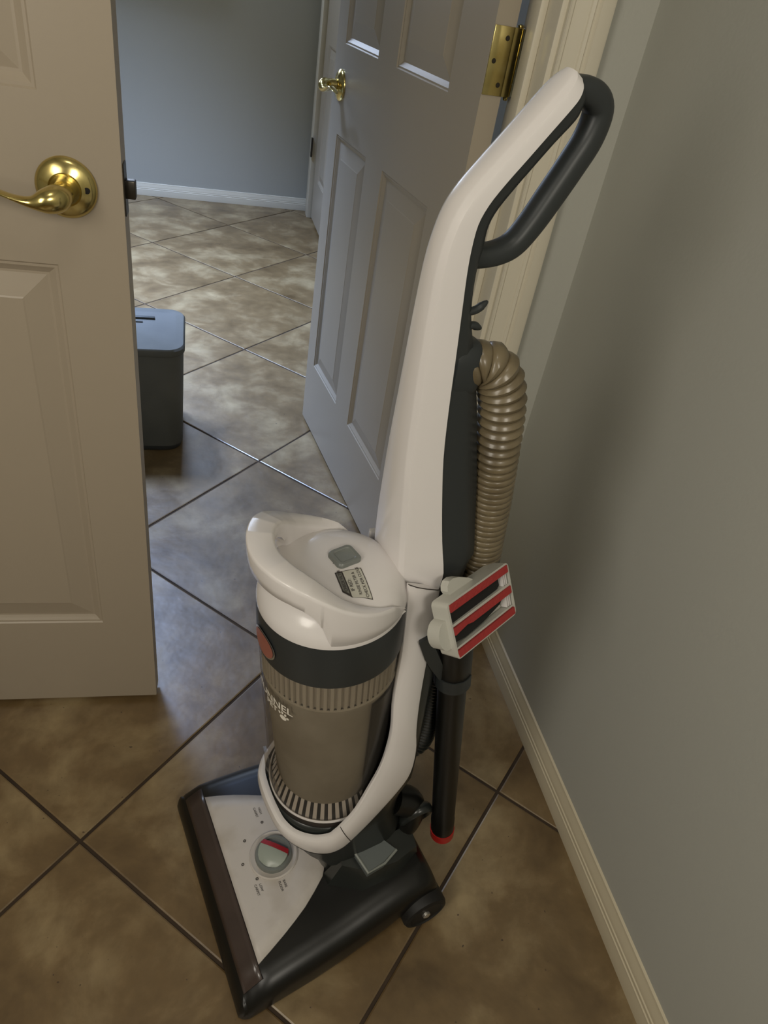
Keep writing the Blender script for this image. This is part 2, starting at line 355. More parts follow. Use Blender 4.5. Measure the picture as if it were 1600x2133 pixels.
def lever(parent, x, z, y0, sgn, side, rose_m=MBRASS):
    """door lever set on a slab face at y0, standing out along sgn*y, lever pointing along side*x"""
    xf = lambda p: Vector((x+p.x, y0+sgn*p.z, z+p.y))
    r = lathe('lever_rosette', [(0.0, 0), (0.0325, 0), (0.0325, 0.002), (0.0315, 0.0045), (0.027, 0.0078), (0.021, 0.0098), (0.0175, 0.0112), (0.0162, 0.0105), (0.0150, 0.0105), (0.0, 0.0105)], rose_m, parent, xf, 56)
    h = lathe('privacy_hole', [(0.0, 0.0), (0.0034, 0.0), (0.0034, 0.0098), (0, 0.0098)], MHOLE, r, lambda p: Vector((x+0.0225*(-side)+p.x, y0+sgn*p.z, z+0.001+p.y)), 20)
    pts = [(0, 0.009, 0), (0, 0.020, 0), (0, 0.030, -0.001), (side*0.004, 0.040, -0.002), (side*0.014, 0.046, -0.004), (side*0.028, 0.047, -0.006), (side*0.045, 0.047, -0.003), (side*0.065, 0.047, 0.0025), (side*0.085, 0.048, 0.005), (side*0.105, 0.047, 0.002), (side*0.116, 0.045, -0.001)]
    rw = [(0.0115, 0.0115), (0.0118, 0.0118), (0.0125, 0.0125), (0.0145, 0.0140), (0.0125, 0.0120), (0.0062, 0.0080), (0.0030, 0.0070), (0.0024, 0.0070), (0.0022, 0.0072), (0.0020, 0.0070), (0.0012, 0.0035)]
    P = catmull(pts, 5); RW = catmull([(a, b, 0) for a, b in rw], 5); secs = []
    for i, p in enumerate(P):
        t = (P[min(i+1, len(P)-1)]-P[max(i-1, 0)]).normalized()
        u = Vector((0, 0, 1)); u = (u-t*u.dot(t)).normalized(); q = t.cross(u)
        # thin vertically, broad in depth
        secs.append([(x+c.x, y0+sgn*c.y, z+c.z) for c in [p+u*(RW[i].x*math.cos(a))+q*(RW[i].y*math.sin(a)) for a in [2*PI*k/18 for k in range(18)]]])
    loft('lever_handle', secs, MBRASS, parent)
def std_panels(wd, mid=True):
    s = 0.115; c = 0.105; pw = (wd-2*s-c)/2
    cols = [(s, s+pw), (wd-s-pw, wd-s)]
    return [(a, b, z0, z1) for a, b in cols for z0, z1 in ((0.205, 0.81), (1.0, 1.60), (1.70, 1.93))]

# door_1: near door on the left, leading edge at (-0.25, 0.617)
W1 = 0.76
pn = [(0.115, 0.325, 0.197, 0.805), (W1-0.078-0.25, W1-0.078, 0.197, 0.805), (0.115, 0.325, 0.985, 1.60), (W1-0.078-0.25, W1-0.078, 0.985, 1.60), (0.115, 0.325, 1.70, 1.92), (W1-0.078-0.25, W1-0.078, 1.70, 1.92)]
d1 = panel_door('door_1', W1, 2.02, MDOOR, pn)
tag(d1, 'open white panelled door on the left with a brass lever', kind='structure')
ang = math.radians(-3.0)
ux, uy = math.cos(ang), math.sin(ang)
d1.location = (-0.2475-ux*W1, 0.617-uy*W1, 0.012); d1.rotation_euler = (0, 0, ang)
lever(d1, W1-0.0595, 0.893, 0.0, -1, -1)
lever(d1, W1-0.0595, 0.893, 0.035, 1, -1)
box('latch_plate', W1-0.0005, W1+0.0012, 0.007, 0.028, 0.866, 0.922, MBRASSD, d1)
box('latch_bolt', W1, W1+0.012, 0.011, 0.024, 0.884, 0.904, MBRASSD, d1, 0.0015)

# door_2: open door swung into the next room, hinge edge at (0.2545, 0.908)
W2 = 0.756
F0 = Vector((0.2530, 0.910)); F1 = Vector((0.1523, 1.6575)); dd = (F1-F0).normalized()
pn2 = [(0.118, 0.365, 0.20, 0.808), (0.470, 0.690, 0.20, 0.808), (0.118, 0.365, 0.990, 1.60), (0.470, 0.690, 0.990, 1.60), (0.118, 0.365, 1.70, 1.92), (0.470, 0.690, 1.70, 1.92)]
d2 = panel_door('door_2', W2, 2.02, MDOORG, pn2)
tag(d2, 'open white six panel door behind the vacuum, brass lever far side', kind='structure')
# local x runs hinge->free edge; local y = 0 must be the face towards -x: rotate so that +y points to +x and mirror through thickness
a2 = math.atan2(dd.y, dd.x)
d2.rotation_euler = (0, 0, a2)
# +y local points to -x side; shift by the thickness so that y=thick is the visible face
nl = Vector((-dd.y, dd.x)); o2_ = F0 - nl*0.035
d2.location = (o2_.x, o2_.y, 0.012)
lever(d2, W2-0.062, 0.908, 0.035, 1, -1)
lever(d2, W2-0.062, 0.908, 0.0, -1, -1)
def hinge(zc, m=MBRASS):
    pin = Vector((0.2985, 0.924))
    lf = bmesh.new()
    # leaf on the door's hinge edge: plane local x = 0
    add_box(lf, -0.0022, 0.0, 0.001, 0.0345, zc-0.0445, zc+0.0445, 0.0006)
    leaf = bm_obj('hinge_leaf', lf, m, d2)
    for yy, zz in ((0.011, 0.03), (0.026, 0.0), (0.011, -0.03)):
        lathe('screw_head', [(0, 0), (0.0036, 0), (0.0030, 0.0010), (0, 0.0012)], MBRASSD, leaf, lambda p, yy=yy, zz=zz: Vector((-0.0022-p.z, yy+p.x, zc+zz+p.y)), 14)
    inv = Matrix.Rotation(-a2, 2); loc = inv @ (pin-Vector((d2.location.x, d2.location.y)))
    for k in range(5):
        z0 = zc-0.045+k*0.018
        lathe('hinge_knuckle', [(0, z0), (0.0052, z0), (0.0060, z0+0.0008), (0.0060, z0+0.0168), (0.0052, z0+0.0176), (0, z0+0.0176)], m, d2, lambda p: Vector((loc.x+p.x, loc.y+p.y, p.z)), 20)
    lathe('hinge_pin', [(0, zc-0.050), (0.003, zc-0.050), (0.0042, zc-0.047), (0.0035, zc-0.045), (0.0035, zc+0.045), (0.0046, zc+0.046), (0.0046, zc+0.0475), (0.002, zc+0.049), (0, zc+0.049)], m, d2, lambda p: Vector((loc.x+p.x, loc.y+p.y, p.z)), 18)
    # web joining door leaf and barrel
    wb = bmesh.new(); add_box(wb, -0.0022, -0.0008, -0.0105, 0.002, zc-0.0445, zc+0.0445); bm_obj('hinge_web', wb, m, leaf, False)
    # leaf on the jamb
    jb = box('hinge_leaf', -0.0018, 0.0004, 0.083, 0.116, zc+0.012-0.0445, zc+0.012+0.0445, m, trim, 0.0006)
for zc in (1.052, 0.24, 1.80): hinge(zc)

# door_3: closed white door in the right wall of the next room, seen edge-on past door_2
d3 = panel_door('door_3', 0.76, 2.02, MDOORG, std_panels(0.76))
tag(d3, 'closed white door at far right of the next room', kind='structure')
d3.location = (0.452, 3.77, 0.012); d3.rotation_euler = (0, 0, -PI/2)
# rotation -90: local x -> -y, local y -> +x
t3 = tag(empty('trim_2', (0.475, 3.79, 0)), 'white casing beside the far wall corner', kind='structure')
box('casing_board', -0.045, 0, 0.0, 0.075, 0, 2.1, MTRIM, t3, 0.003)
box('casing_board', -0.045, 0, -0.865, -0.79, 0, 2.1, MTRIM, t3, 0.003)
box('head_casing', -0.045, 0, -0.865, 0.075, 2.05, 2.12, MTRIM, t3)
box('door_hinge', -0.052, -0.044, -0.016, 0.004, 0.31, 0.40, MBRASSD, t3, 0.001)

# ------------------------------------------------------------------ storage bin in the next room
bn = tag(empty('storage_bin', (-0.35, 1.58, 0)), 'blue-grey plastic storage bin with rounded corners on the floor behind the left door', 'storage bin')
def rrect(hx, hy, r, n=6):
    out = []
    for cx, cy, a0 in ((hx-r, hy-r, 0), (-hx+r, hy-r, PI/2), (-hx+r, -hy+r, PI), (hx-r, -hy+r, 3*PI/2)):
        for k in range(n+1): a = a0+PI/2*k/n; out.append((cx+r*math.cos(a), cy+r*math.sin(a)))
    return out
def bsec(hx, hy, r, z): return [(x, y, z) for x, y in rrect(hx, hy, r)]
loft('bin_base', [bsec(0.134, 0.114, 0.035, 0.0), bsec(0.139, 0.118, 0.04, 0.004), bsec(0.141, 0.120, 0.042, 0.018)], MBIND, bn)
loft('bin_body', [bsec(0.143, 0.122, 0.042, 0.0182), bsec(0.146, 0.124, 0.042, 0.12), bsec(0.150, 0.127, 0.042, 0.288)], MBIN, bn)
loft('bin_lid', [bsec(0.152, 0.129, 0.044, 0.2882), bsec(0.154, 0.131, 0.045, 0.291), bsec(0.154, 0.131, 0.045, 0.304), bsec(0.150, 0.127, 0.042, 0.309), bsec(0.138, 0.116, 0.036, 0.309), bsec(0.134, 0.112, 0.034, 0.306)], MBIN, bn)
hs_ = box('lid_handle', 0.0, 0.075, 0.058, 0.070, 0.3062, 0.312, MBIND, bn, 0.002)
box('lid_rib', 0.0, 0.045, 0.036, 0.041, 0.3062, 0.309, MBIND, bn, 0.001)

# ------------------------------------------------------------------ the vacuum cleaner: local (b, w, z): b back, w towards camera side
VR = 0.25828
vac = tag(empty('vacuum_cleaner', (-0.15675, 0.234, 0), VR), 'white and charcoal upright vacuum cleaner standing on the tiles by the right wall', 'vacuum cleaner')
def V(b, w, z): return Vector((b, -w, z))
TB, TW = -0.0927, 0.0038
def can(r, th, z):        # canister frame; theta 0 = front, 90 = camera side (degrees)
    t = math.radians(th); cb = 0.148+TB*(z-0.4); cw = 0.0034+TW*(z-0.4); db = -r*math.cos(t)
    return V(cb+db, cw+r*math.sin(t), z-TB*db)
def can_lathe(name, prof, m, parent, seg=72, th0=0, th1=360, cap=False, angle=40):
    full = abs(th1-th0) >= 360; n = seg if full else seg+1; v = []; f = []
    for r, z in prof:
        for k in range(n): v.append(can(max(r, 1e-5), th0+(th1-th0)*k/seg, z))
    for i in range(len(prof)-1):
        for k in range(seg):
            k2 = (k+1) % n; f.append([i*n+k, i*n+k2, (i+1)*n+k2, (i+1)*n+k])
    return mesh_obj(name, v, f, m, parent, angle=angle)

# --- floor nozzle (base)
def interp(tab, x):
    if x <= tab[0][0]: return tab[0][1]
    for (a, va), (b, vb) in zip(tab, tab[1:]):
        if x <= b: return va+(vb-va)*(x-a)/(b-a)
    return tab[-1][1]
TOP = [(-0.009, 0.014), (-0.006, 0.026), (0.0, 0.036), (0.006, 0.043), (0.028, 0.060), (0.06, 0.067), (0.10, 0.073), (0.15, 0.080), (0.20, 0.092), (0.25, 0.102), (0.285, 0.104), (0.300, 0.094), (0.308, 0.070)]
HW = [(-0.009, 0.163), (-0.004, 0.169), (0.004, 0.172), (0.05, 0.168), (0.10, 0.164), (0.15, 0.159), (0.20, 0.153), (0.25, 0.148), (0.30, 0.143), (0.308, 0.139)]
BOT = [(-0.009, 0.004), (0.0, 0.003), (0.10, 0.003), (0.16, 0.010), (0.22, 0.022), (0.26, 0.045), (0.308, 0.060)]
bs = [-0.009, -0.0075, -0.005, -0.002, 0.002, 0.006, 0.012, 0.02, 0.0275, 0.04, 0.06, 0.08, 0.10, 0.125, 0.15, 0.175, 0.20, 0.225, 0.25, 0.27, 0.285, 0.295, 0.302, 0.308]
secs = []
for b in bs:
    zt, hw, zb = interp(TOP, b), interp(HW, b), interp(BOT, b); h = zt-zb
    rr = min(0.028, h*0.75) if b > 0.0 else h*0.45
    sec = [(hw-0.006, zb), (hw-0.001, zb+h*0.08), (hw, zb+h*0.2)]
    for k in range(7):
        a = PI/2*k/6; sec.append((hw-rr*1.25+rr*1.25*math.cos(a), zt-rr+rr*math.sin(a)))
    sec = sec+[(0.06, zt+0.0005), (0.0, zt+0.0005)]
    full = [V(b, w_, z_) for w_, z_ in sec]+[V(b, -w_, z_) for w_, z_ in sec[-2::-1]]
    secs.append(full)
loft('floor_nozzle', secs, MBLACK, vac, angle=35)
# smoky bumper band along the front top
v, f = [], []
fb = [0.0015, 0.006, 0.012, 0.02, 0.0265]; ws = [-0.150, -0.12, -0.08, -0.04, 0, 0.04, 0.08, 0.12, 0.150]
for b in fb:
    for w_ in ws: v.append(V(b, w_*(1-0.25*max(0, b-0.006)), interp(TOP, b)+0.0022))
n = len(ws)
for i in range(len(fb)-1):
    for k in range(n-1): f.append([i*n+k, i*n+k+1, (i+1)*n+k+1, (i+1)*n+k])
o = mesh_obj('front_bumper', v, f, MBUMP, vac); md = o.modifiers.new('s', 'SOLIDIFY'); md.thickness = 0.002; md.offset = -1
# white top plate, follows the hood
def pl_edge(b):       # half width of the plate at b
    return interp([(0.0275, 0.131), (0.045, 0.124), (0.07, 0.113), (0.09, 0.103), (0.11, 0.092), (0.13, 0.078), (0.148, 0.064), (0.156, 0.052), (0.158, 0.030)], b)
v, f = [], []; pb = [0.0275, 0.035, 0.045, 0.055, 0.07, 0.08, 0.09, 0.10, 0.11, 0.12, 0.13, 0.14, 0.148, 0.153, 0.156, 0.158]; q = [-1, -.8, -.6, -.4, -.2, 0, .2, .4, .6, .8, 1]
def plate_z(b): return interp(TOP, b)+0.0035
for b in pb:
    for s in q: v.append(V(b, pl_edge(b)*s, plate_z(b)))
n = len(q)
for i in range(len(pb)-1):
    for k in range(n-1): f.append([i*n+k, i*n+k+1, (i+1)*n+k+1, (i+1)*n+k])
plate = mesh_obj('top_plate', v, f, MWHITE2, vac); md = plate.modifiers.new('s', 'SOLIDIFY'); md.thickness = 0.003; md.offset = -1
plate['label'] = 'dusty white plate on top of the floor nozzle'
# height knob
slope = math.atan2(0.013, 0.09)
KC = (0.0945, 0.004)
def kxf(p):
    x = p.x*math.cos(slope)-p.z*math.sin(slope); z = p.x*math.sin(slope)+p.z*math.cos(slope)
    return V(KC[0]+x, KC[1]-p.y, plate_z(KC[0])-0.001+z)
kr = lathe('knob_ring', [(0.0, 0), (0.0365, 0), (0.0365, 0.0025), (0.0345, 0.0045), (0.0285, 0.0015), (0.0, 0.0012)], MWHITE2, vac, kxf, 64)
kb = lathe('height_knob', [(0.0, 0.001), (0.0275, 0.001), (0.0275, 0.0065), (0.0262, 0.0095), (0.0225, 0.0095), (0.0215, 0.0085), (0.0, 0.0085)], MGREY, vac, kxf, 64)
# raised grip across the knob with a red stripe
ka = math.radians(-47.6)
def gxf(p):
    return kxf(Vector((p.x*math.cos(ka)-p.y*math.sin(ka), p.x*math.sin(ka)+p.y*math.cos(ka), p.z)))
bm = bmesh.new()
gp = [(-0.021, 0.0085), (-0.015, 0.0125), (-0.006, 0.0155), (0.002, 0.0165), (0.009, 0.0165)]
N_ = 13; vv = []
def chord(y): return math.sqrt(max(0.0, 0.0225**2-y*y))
ys = [-0.021, -0.017, -0.012, -0.006, 0.0, 0.004]
grid = []
for y in ys:
    hx = chord(y); zz = 0.0088+0.0085*max(0, min(1, (y+0.021)/0.022))**0.7
    grid.append([bm.verts.new(gxf(Vector((hx*s, y, zz-0.002*(s*s))))) for s in (-1, -.6, -.2, .2, .6, 1)]+[bm.verts.new(gxf(Vector((hx*s, y, 0.0075)))) for s in (1, .6, .2, -.2, -.6, -1)])
for i in range(len(grid)-1):
    for k in range(12): bm.faces.new([grid[i][k], grid[i][(k+1) % 12], grid[i+1][(k+1) % 12], grid[i+1][k]])
bm.faces.new(grid[0]); bm.faces.new(grid[-1][::-1])
bm_obj('knob_grip', bm, MGRN, kb)
bm = bmesh.new(); grid = []
for y in (0.0041, 0.0105):
    hx = chord(y)+0.0008
    grid.append([bm.verts.new(gxf(Vector((hx*s, y, 0.0178-0.002*(s*s))))) for s in (-1, -.6, -.2, .2, .6, 1)]+[bm.verts.new(gxf(Vector((hx*s, y, 0.0075)))) for s in (1, .6, .2, -.2, -.6, -1)])
for k in range(12): bm.faces.new([grid[0][k], grid[0][(k+1) % 12], grid[1][(k+1) % 12], grid[1][k]])
bm.faces.new(grid[0]); bm.faces.new(grid[-1][::-1])
st = bm_obj('knob_stripe', bm, MREDK, kb); st['label'] = 'dark red stripe across the grey knob'
# printed dots and words on the plate (reading runs towards the camera side)
def plate_pt(b, w_, dz=0.0005): return V(b, w_, plate_z(b)+dz)
for k, (b, w_) in enumerate(((0.095, -0.051), (0.062, -0.035), (0.049, -0.003), (0.061, 0.026), (0.093, 0.037))):
    n = 14; v = [plate_pt(b+0.0022*math.cos(2*PI*i/n), w_+0.0022*math.sin(2*PI*i/n)) for i in range(n)]+[plate_pt(b+0.0009*math.cos(2*PI*i/n), w_+0.0009*math.sin(2*PI*i/n)) for i in range(n)]
    mesh_obj('printed_dot', v, [[i, (i+1) % n, n+(i+1) % n, n+i] for i in range(n)], MINK, plate, smooth=False)
def plate_text(txt, b0, w0, size, rot=0.12):
    v, f = text_mesh(txt, size, 0.00002)
    mesh_obj('printed_words', [plate_pt(b0+p.y+math.sin(rot)*-p.x*0, w0+p.x, 0.0006) for p in v], f, MINK, plate, smooth=False)
plate_text('HIGH', 0.0965, -0.0755, 0.0048); plate_text('CARPET', 0.0895, -0.0785, 0.0048)
plate_text('LOW', 0.0610, 0.0345, 0.0048); plate_text('CARPET', 0.0545, 0.0325, 0.0048)
plate_text('BARE', 0.0935, 0.0445, 0.0048); plate_text('FLOOR', 0.0870, 0.0435, 0.0048)
# wheels
for s in (1, -1):
    wx = lambda p, s=s: V(0.283+p.x, s*(0.124+p.z), 0.036+p.y)
    wh = lathe('wheel', [(0, 0), (0.033, 0), (0.036, 0.003), (0.036, 0.030), (0.034, 0.034), (0.028, 0.036), (0.026, 0.034), (0.013, 0.033), (0, 0.034)], MRUB, vac, wx, 44)
    lathe('axle_cap', [(0, 0.033), (0.0065, 0.033), (0.006, 0.037), (0.003, 0.0385), (0, 0.0388)], MSILV, wh, wx, 20)
# --- motor housing and pivot
def dsec(b0, b1, hw, z, p=3.0, n=28):
    cb, hb = (b0+b1)/2, (b1-b0)/2; out = []
    for k in range(n):
        a = 2*PI*k/n; c, s = math.cos(a), math.sin(a)
        out.append(V(cb+hb*math.copysign(abs(c)**(2/p), c), hw*math.copysign(abs(s)**(2/p), s), z))
    return out
loft('motor_housing', [dsec(0.150, 0.285, 0.088, 0.080), dsec(0.140, 0.282, 0.076, 0.105), dsec(0.112, 0.280, 0.080, 0.150), dsec(0.101, 0.272, 0.080, 0.200, 2.4), dsec(0.098, 0.270, 0.086, 0.225, 2.2), dsec(0.13, 0.266, 0.084, 0.262, 2.5), dsec(0.185, 0.266, 0.082, 0.300, 3), dsec(0.198, 0.264, 0.078, 0.35, 3), dsec(0.205, 0.262, 0.072, 0.42, 3), dsec(0.205, 0.262, 0.064, 0.50, 3), dsec(0.21, 0.262, 0.052, 0.60, 3)], MDARK2, vac)
loft('pivot_cover', [[V(b, w_, z_) for b, w_, z_ in s] for s in (
    [(0.150, 0.060, 0.078), (0.150, 0.078, 0.078), (0.165, 0.082, 0.135), (0.168, 0.070, 0.138)],
    [(0.185, 0.070, 0.085), (0.190, 0.110, 0.085), (0.200, 0.102, 0.128), (0.200, 0.070, 0.138)],
    [(0.240, 0.070, 0.092), (0.245, 0.116, 0.092), (0.245, 0.104, 0.126), (0.245, 0.070, 0.142)],
    [(0.288, 0.060, 0.095), (0.290, 0.096, 0.095), (0.288, 0.090, 0.114), (0.288, 0.060, 0.13)])], MDARK2, vac)
# power pedal
pdl = [(0.183, 0.066), (0.226, 0.066), (0.246, 0.094), (0.222, 0.104), (0.194, 0.107)]
v = [V(b, w_, 0.150-(w_-0.066)*0.28) for b, w_ in pdl]+[V(b, w_, 0.138-(w_-0.066)*0.28) for b, w_ in pdl]; n = len(pdl)
ped = mesh_obj('foot_pedal', v, [list(range(n)), [n+i for i in range(n)][::-1]]+[[i, (i+1) % n, n+(i+1) % n, n+i] for i in range(n)], MPED, vac, smooth=False)
ped['label'] = 'grey foot pedal'
sweep_tube('pedal_edge', [V(b, w_, 0.1495-(w_-0.066)*0.28) for b, w_ in [(0.183, 0.066), (0.1945, 0.107), (0.222, 0.104), (0.246, 0.094)]], 0.0022, MPEDL, ped, 8)
# hose port loop at the rear corner
lp = [V(0.285+0.028*math.sin(a)*0.75+0.008, 0.060+0.010*math.cos(a), 0.150+0.034*math.cos(a)) for a in [2*PI*k/24 for k in range(24)]]
secs = []
for k in range(24):
    p = lp[k]; t = (lp[(k+1) % 24]-lp[k-1]).normalized(); s1 = V(0, 1, 0); s1 = (s1-t*s1.dot(t)).normalized(); s2 = t.cross(s1)
    secs.append([p+s1*(0.009*math.cos(a))+s2*(0.006*math.sin(a)) for a in [2*PI*j/10 for j in range(10)]])
loft('rear_port', secs, MDARK2, vac, loop=True)
sweep_tube('rear_elbow', catmull([V(0.255, 0.045, 0.195), V(0.280, 0.050, 0.180), V(0.289, 0.052, 0.155), V(0.284, 0.052, 0.125), V(0.268, 0.050, 0.105)], 6), 0.023, MBLACK, vac, 18)

# --- dust canister
cup = can_lathe('dust_cup', [(0.0765, 0.222), (0.0772, 0.27), (0.0785, 0.35), (0.0798, 0.45), (0.0806, 0.556)], MCUP, vac, 96)
cup['label'] = 'smoky clear dust cup'
can_lathe('inner_dust_cylinder', [(0.001, 0.292), (0.066, 0.292), (0.0675, 0.300), (0.0725, 0.42), (0.0745, 0.505), (0.0745, 0.509), (0.06, 0.5095)], MDUST, cup, 72)
v, f = [], []; NP = 64
for k in range(NP*4):
    r = (0.0772, 0.0772, 0.0738, 0.0738)[k % 4]+0.0; th = 360*(k+(0.45 if k % 4 == 1 else -0.45 if k % 4 == 0 else 0))/(NP*4)
    v.append(can(r, th, 0.5115)); v.append(can(r, th, 0.558))
for k in range(NP*4): j = (k+1) % (NP*4); f.append([2*k, 2*j, 2*j+1, 2*k+1])
mesh_obj('pleated_filter', v, f, MFILT, cup, smooth=False)
can_lathe('filter_rim', [(0.0765, 0.5075), (0.0788, 0.5080), (0.0788, 0.5112), (0.0765, 0.512)], MDUST, cup, 72)
# vent ring: dark cone, white slats
can_lathe('vent_cone', [(0.0650, 0.291), (0.0735, 0.2665), (0.0745, 0.2655)], MHOLE, cup, 72)
can_lathe('vent_rim', [(0.0766, 0.2690), (0.0778, 0.2695), (0.0786, 0.2675), (0.0782, 0.2645), (0.0768, 0.2635)], MWHITE, cup, 96)
NS = 46
slat_me = None
for k in range(NS):
    th = 360*k/NS; v = []
    for (r, z) in ((0.0655, 0.2925), (0.0742, 0.2680), (0.0748, 0.2640), (0.0650, 0.286)):
        for d in (-2.0, 2.0): v.append(can(r, th+d, z))
    mesh_obj('vent_slat', v, [[0, 1, 3, 2], [2, 3, 5, 4], [4, 5, 7, 6], [6, 7, 1, 0], [0, 2, 4, 6], [1, 7, 5, 3]], MWHITE, cup, smooth=False)
can_lathe('cup_base', [(0.01, 0.205), (0.070, 0.205), (0.0735, 0.212), (0.0745, 0.262), (0.066, 0.264)], MBUMP, cup, 72)
can_lathe('dark_back_duct', [(0.0752, 0.30), (0.0790, 0.50)], MBLACK, cup, 30, 104, 250)
# latch tab at the front of the cup
v = []
LT = [(-12, 0.296, 0.0785), (14, 0.292, 0.0790), (17, 0.304, 0.0790), (8, 0.322, 0.0800), (4, 0.345, 0.0805), (-4, 0.352, 0.0805), (-12, 0.348, 0.0800)]
v = [can(r, th, z) for th, z, r in LT]+[can(r+0.004, th, z) for th, z, r in LT]; n = len(LT)
mesh_obj('cup_latch', v, [list(range(n)), [n+i for i in range(n)][::-1]]+[[i, (i+1) % n, n+(i+1) % n, n+i] for i in range(n)], MCUP, cup, angle=30)
# dark band
band = can_lathe('upper_band', [(0.078, 0.5565), (0.0812, 0.5570), (0.0818, 0.562), (0.0806, 0.610), (0.0800, 0.6170), (0.0775, 0.6172)], MDARK, vac, 96)
# badge
v = []; n = 32
def badge(name, rh, rz, off, m, par):
    v = [can(0.0817+off, 0, 0.583)]; v[0] = can(0.0817+off, 7, 0.583)
    for i in range(n): v.append(can(0.0817+off, 7+rh*math.cos(2*PI*i/n), 0.583+rz*math.sin(2*PI*i/n)))
    return mesh_obj(name, v, [[0, 1+i, 1+(i+1) % n] for i in range(n)], m, par)
bd_ = badge('badge_rim', 15, 0.0185, 0.0008, MSILV, vac); bd_['label'] = 'oval badge with silver rim'
badge('badge_face', 13.3, 0.0165, 0.0014, MBADGE, bd_)
# printing on the cup
def cup_text(txt, size, th_end, z0, sx=1.0):
    v, f = text_mesh(txt, size, 0.00025); wd = max(p.x for p in v); rr = 0.0800
    out = []
    for p in v:
        th = th_end-math.degrees((wd-p.x)*sx/rr); out.append(can(rr+0.0008, th, z0+p.y))
    mesh_obj('printed_word', out, f, MPRINT, cup, smooth=False)
cup_text('WINDTUNNEL', 0.0165, 36.5, 0.4905)
cup_text('PET', 0.0125, 20.5, 0.4800)
def cup_blob(th, z, rt_, rz, tilt=0):
    v = []; n = 16
    for i in range(n):
        a = 2*PI*i/n; x = rt_*math.cos(a); y = rz*math.sin(a); xx = x*math.cos(tilt)-y*math.sin(tilt); yy = x*math.sin(tilt)+y*math.cos(tilt)
        v.append(can(0.0809, th+math.degrees(xx/0.08), z+yy))
    return v
v, f = [], []
for th, z, a, b_, t in ((27, 0.4785, 0.0048, 0.0042, 0), (23.2, 0.4850, 0.0016, 0.0024, 0.3), (26.2, 0.4868, 0.0016, 0.0024, 0), (29.4, 0.4855, 0.0016, 0.0024, -0.3), (31.6, 0.4812, 0.0018, 0.0021, -0.7)):
    n0 = len(v); b0 = cup_blob(th, z, a, b_, t); v += b0; f.append([n0+i for i in range(len(b0))])
mesh_obj('paw_print', v, f, MPRINT, cup, smooth=False)

# --- lid with its carrying handle
lid = can_lathe('canister_lid', [(0.0775, 0.6165), (0.0800, 0.6175), (0.0800, 0.622), (0.0785, 0.630), (0.0740, 0.640), (0.066, 0.6475), (0.055, 0.6530), (0.040, 0.6565), (0.02, 0.658), (0.0005, 0.6585)], MWHITE, vac, 96)
ZT = [(0, 0.7050), (20, 0.7055), (38, 0.7020), (50, 0.6960), (62, 0.6860), (75, 0.6740), (87, 0.6650), (100, 0.6570), (118, 0.647), (135, 0.626)]
ZB = [(0, 0.6770), (38, 0.6750), (47, 0.6710), (53, 0.6650), (57.5, 0.6560), (61, 0.6430), (63.5, 0.6300), (66, 0.6190), (135, 0.6190)]
RI = [(0, 0.058), (30, 0.058), (60, 0.058), (80, 0.060), (100, 0.064), (120, 0.071), (135, 0.0785)]
RO = [(0, 0.0865), (40, 0.0855), (60, 0.083), (75, 0.0812), (90, 0.0806), (135, 0.0800)]
secs = []
for k in range(-108, 109):
    th = k*1.25; a = abs(th); zt, zb, ri, ro = interp(ZT, a), interp(ZB, a), interp(RI, a), interp(RO, a)
    r0 = ro if a < 60 else 0.0803
    h = zt-zb; e = 0.003
    secs.append([can(ri+0.004, th, zb+0.001), can(r0-0.003, th, zb), can(r0-0.0005, th, zb+0.002), can(r0+0.0003, th, zb+0.4*h), can(ro+0.0002, th, zt-0.005), can(ro-0.0004, th, zt-0.0014), can(ro-0.0020, th, zt-0.0002),
                 can((ri+ro)/2, th, zt-0.0018), can(ri+0.004, th, zt-0.003), can(ri+0.001, th, zt-0.005), can(ri, th, zt-0.009), can(ri+0.001, th, zb+0.3*h)])
lh = loft('carry_handle', secs, MWHITE, lid, angle=50)
# release button and sticker on the lid top (tilted slightly with the canister)
def lidp(b, w_, dz=0.0): 
    cb = 0.148+TB*(0.655-0.4); cw = 0.0034; rr = math.hypot(b-cb, w_-cw)
    z = interp([(0, 0.6585), (0.02, 0.658), (0.040, 0.6565), (0.055, 0.6530), (0.066, 0.6475)], rr); return V(b, w_, z-TB*(b-cb)+dz)
BC = (0.1385, 0.0005); ba = math.radians(-8)
bp_ = rrect(0.0145, 0.0135, 0.006, 5)
def bsec2(sc, dz):
    return [lidp(BC[0]+sc*(x*math.cos(ba)-y*math.sin(ba)), BC[1]+sc*(x*math.sin(ba)+y*math.cos(ba)), dz) for x, y in bp_]
btn = loft('release_button', [bsec2(1.0, -0.002), bsec2(1.0, 0.0030), bsec2(0.90, 0.0048), bsec2(0.70, 0.0048), bsec2(0.62, 0.0036)], MGREY, lid); btn['label'] = 'grey release button'
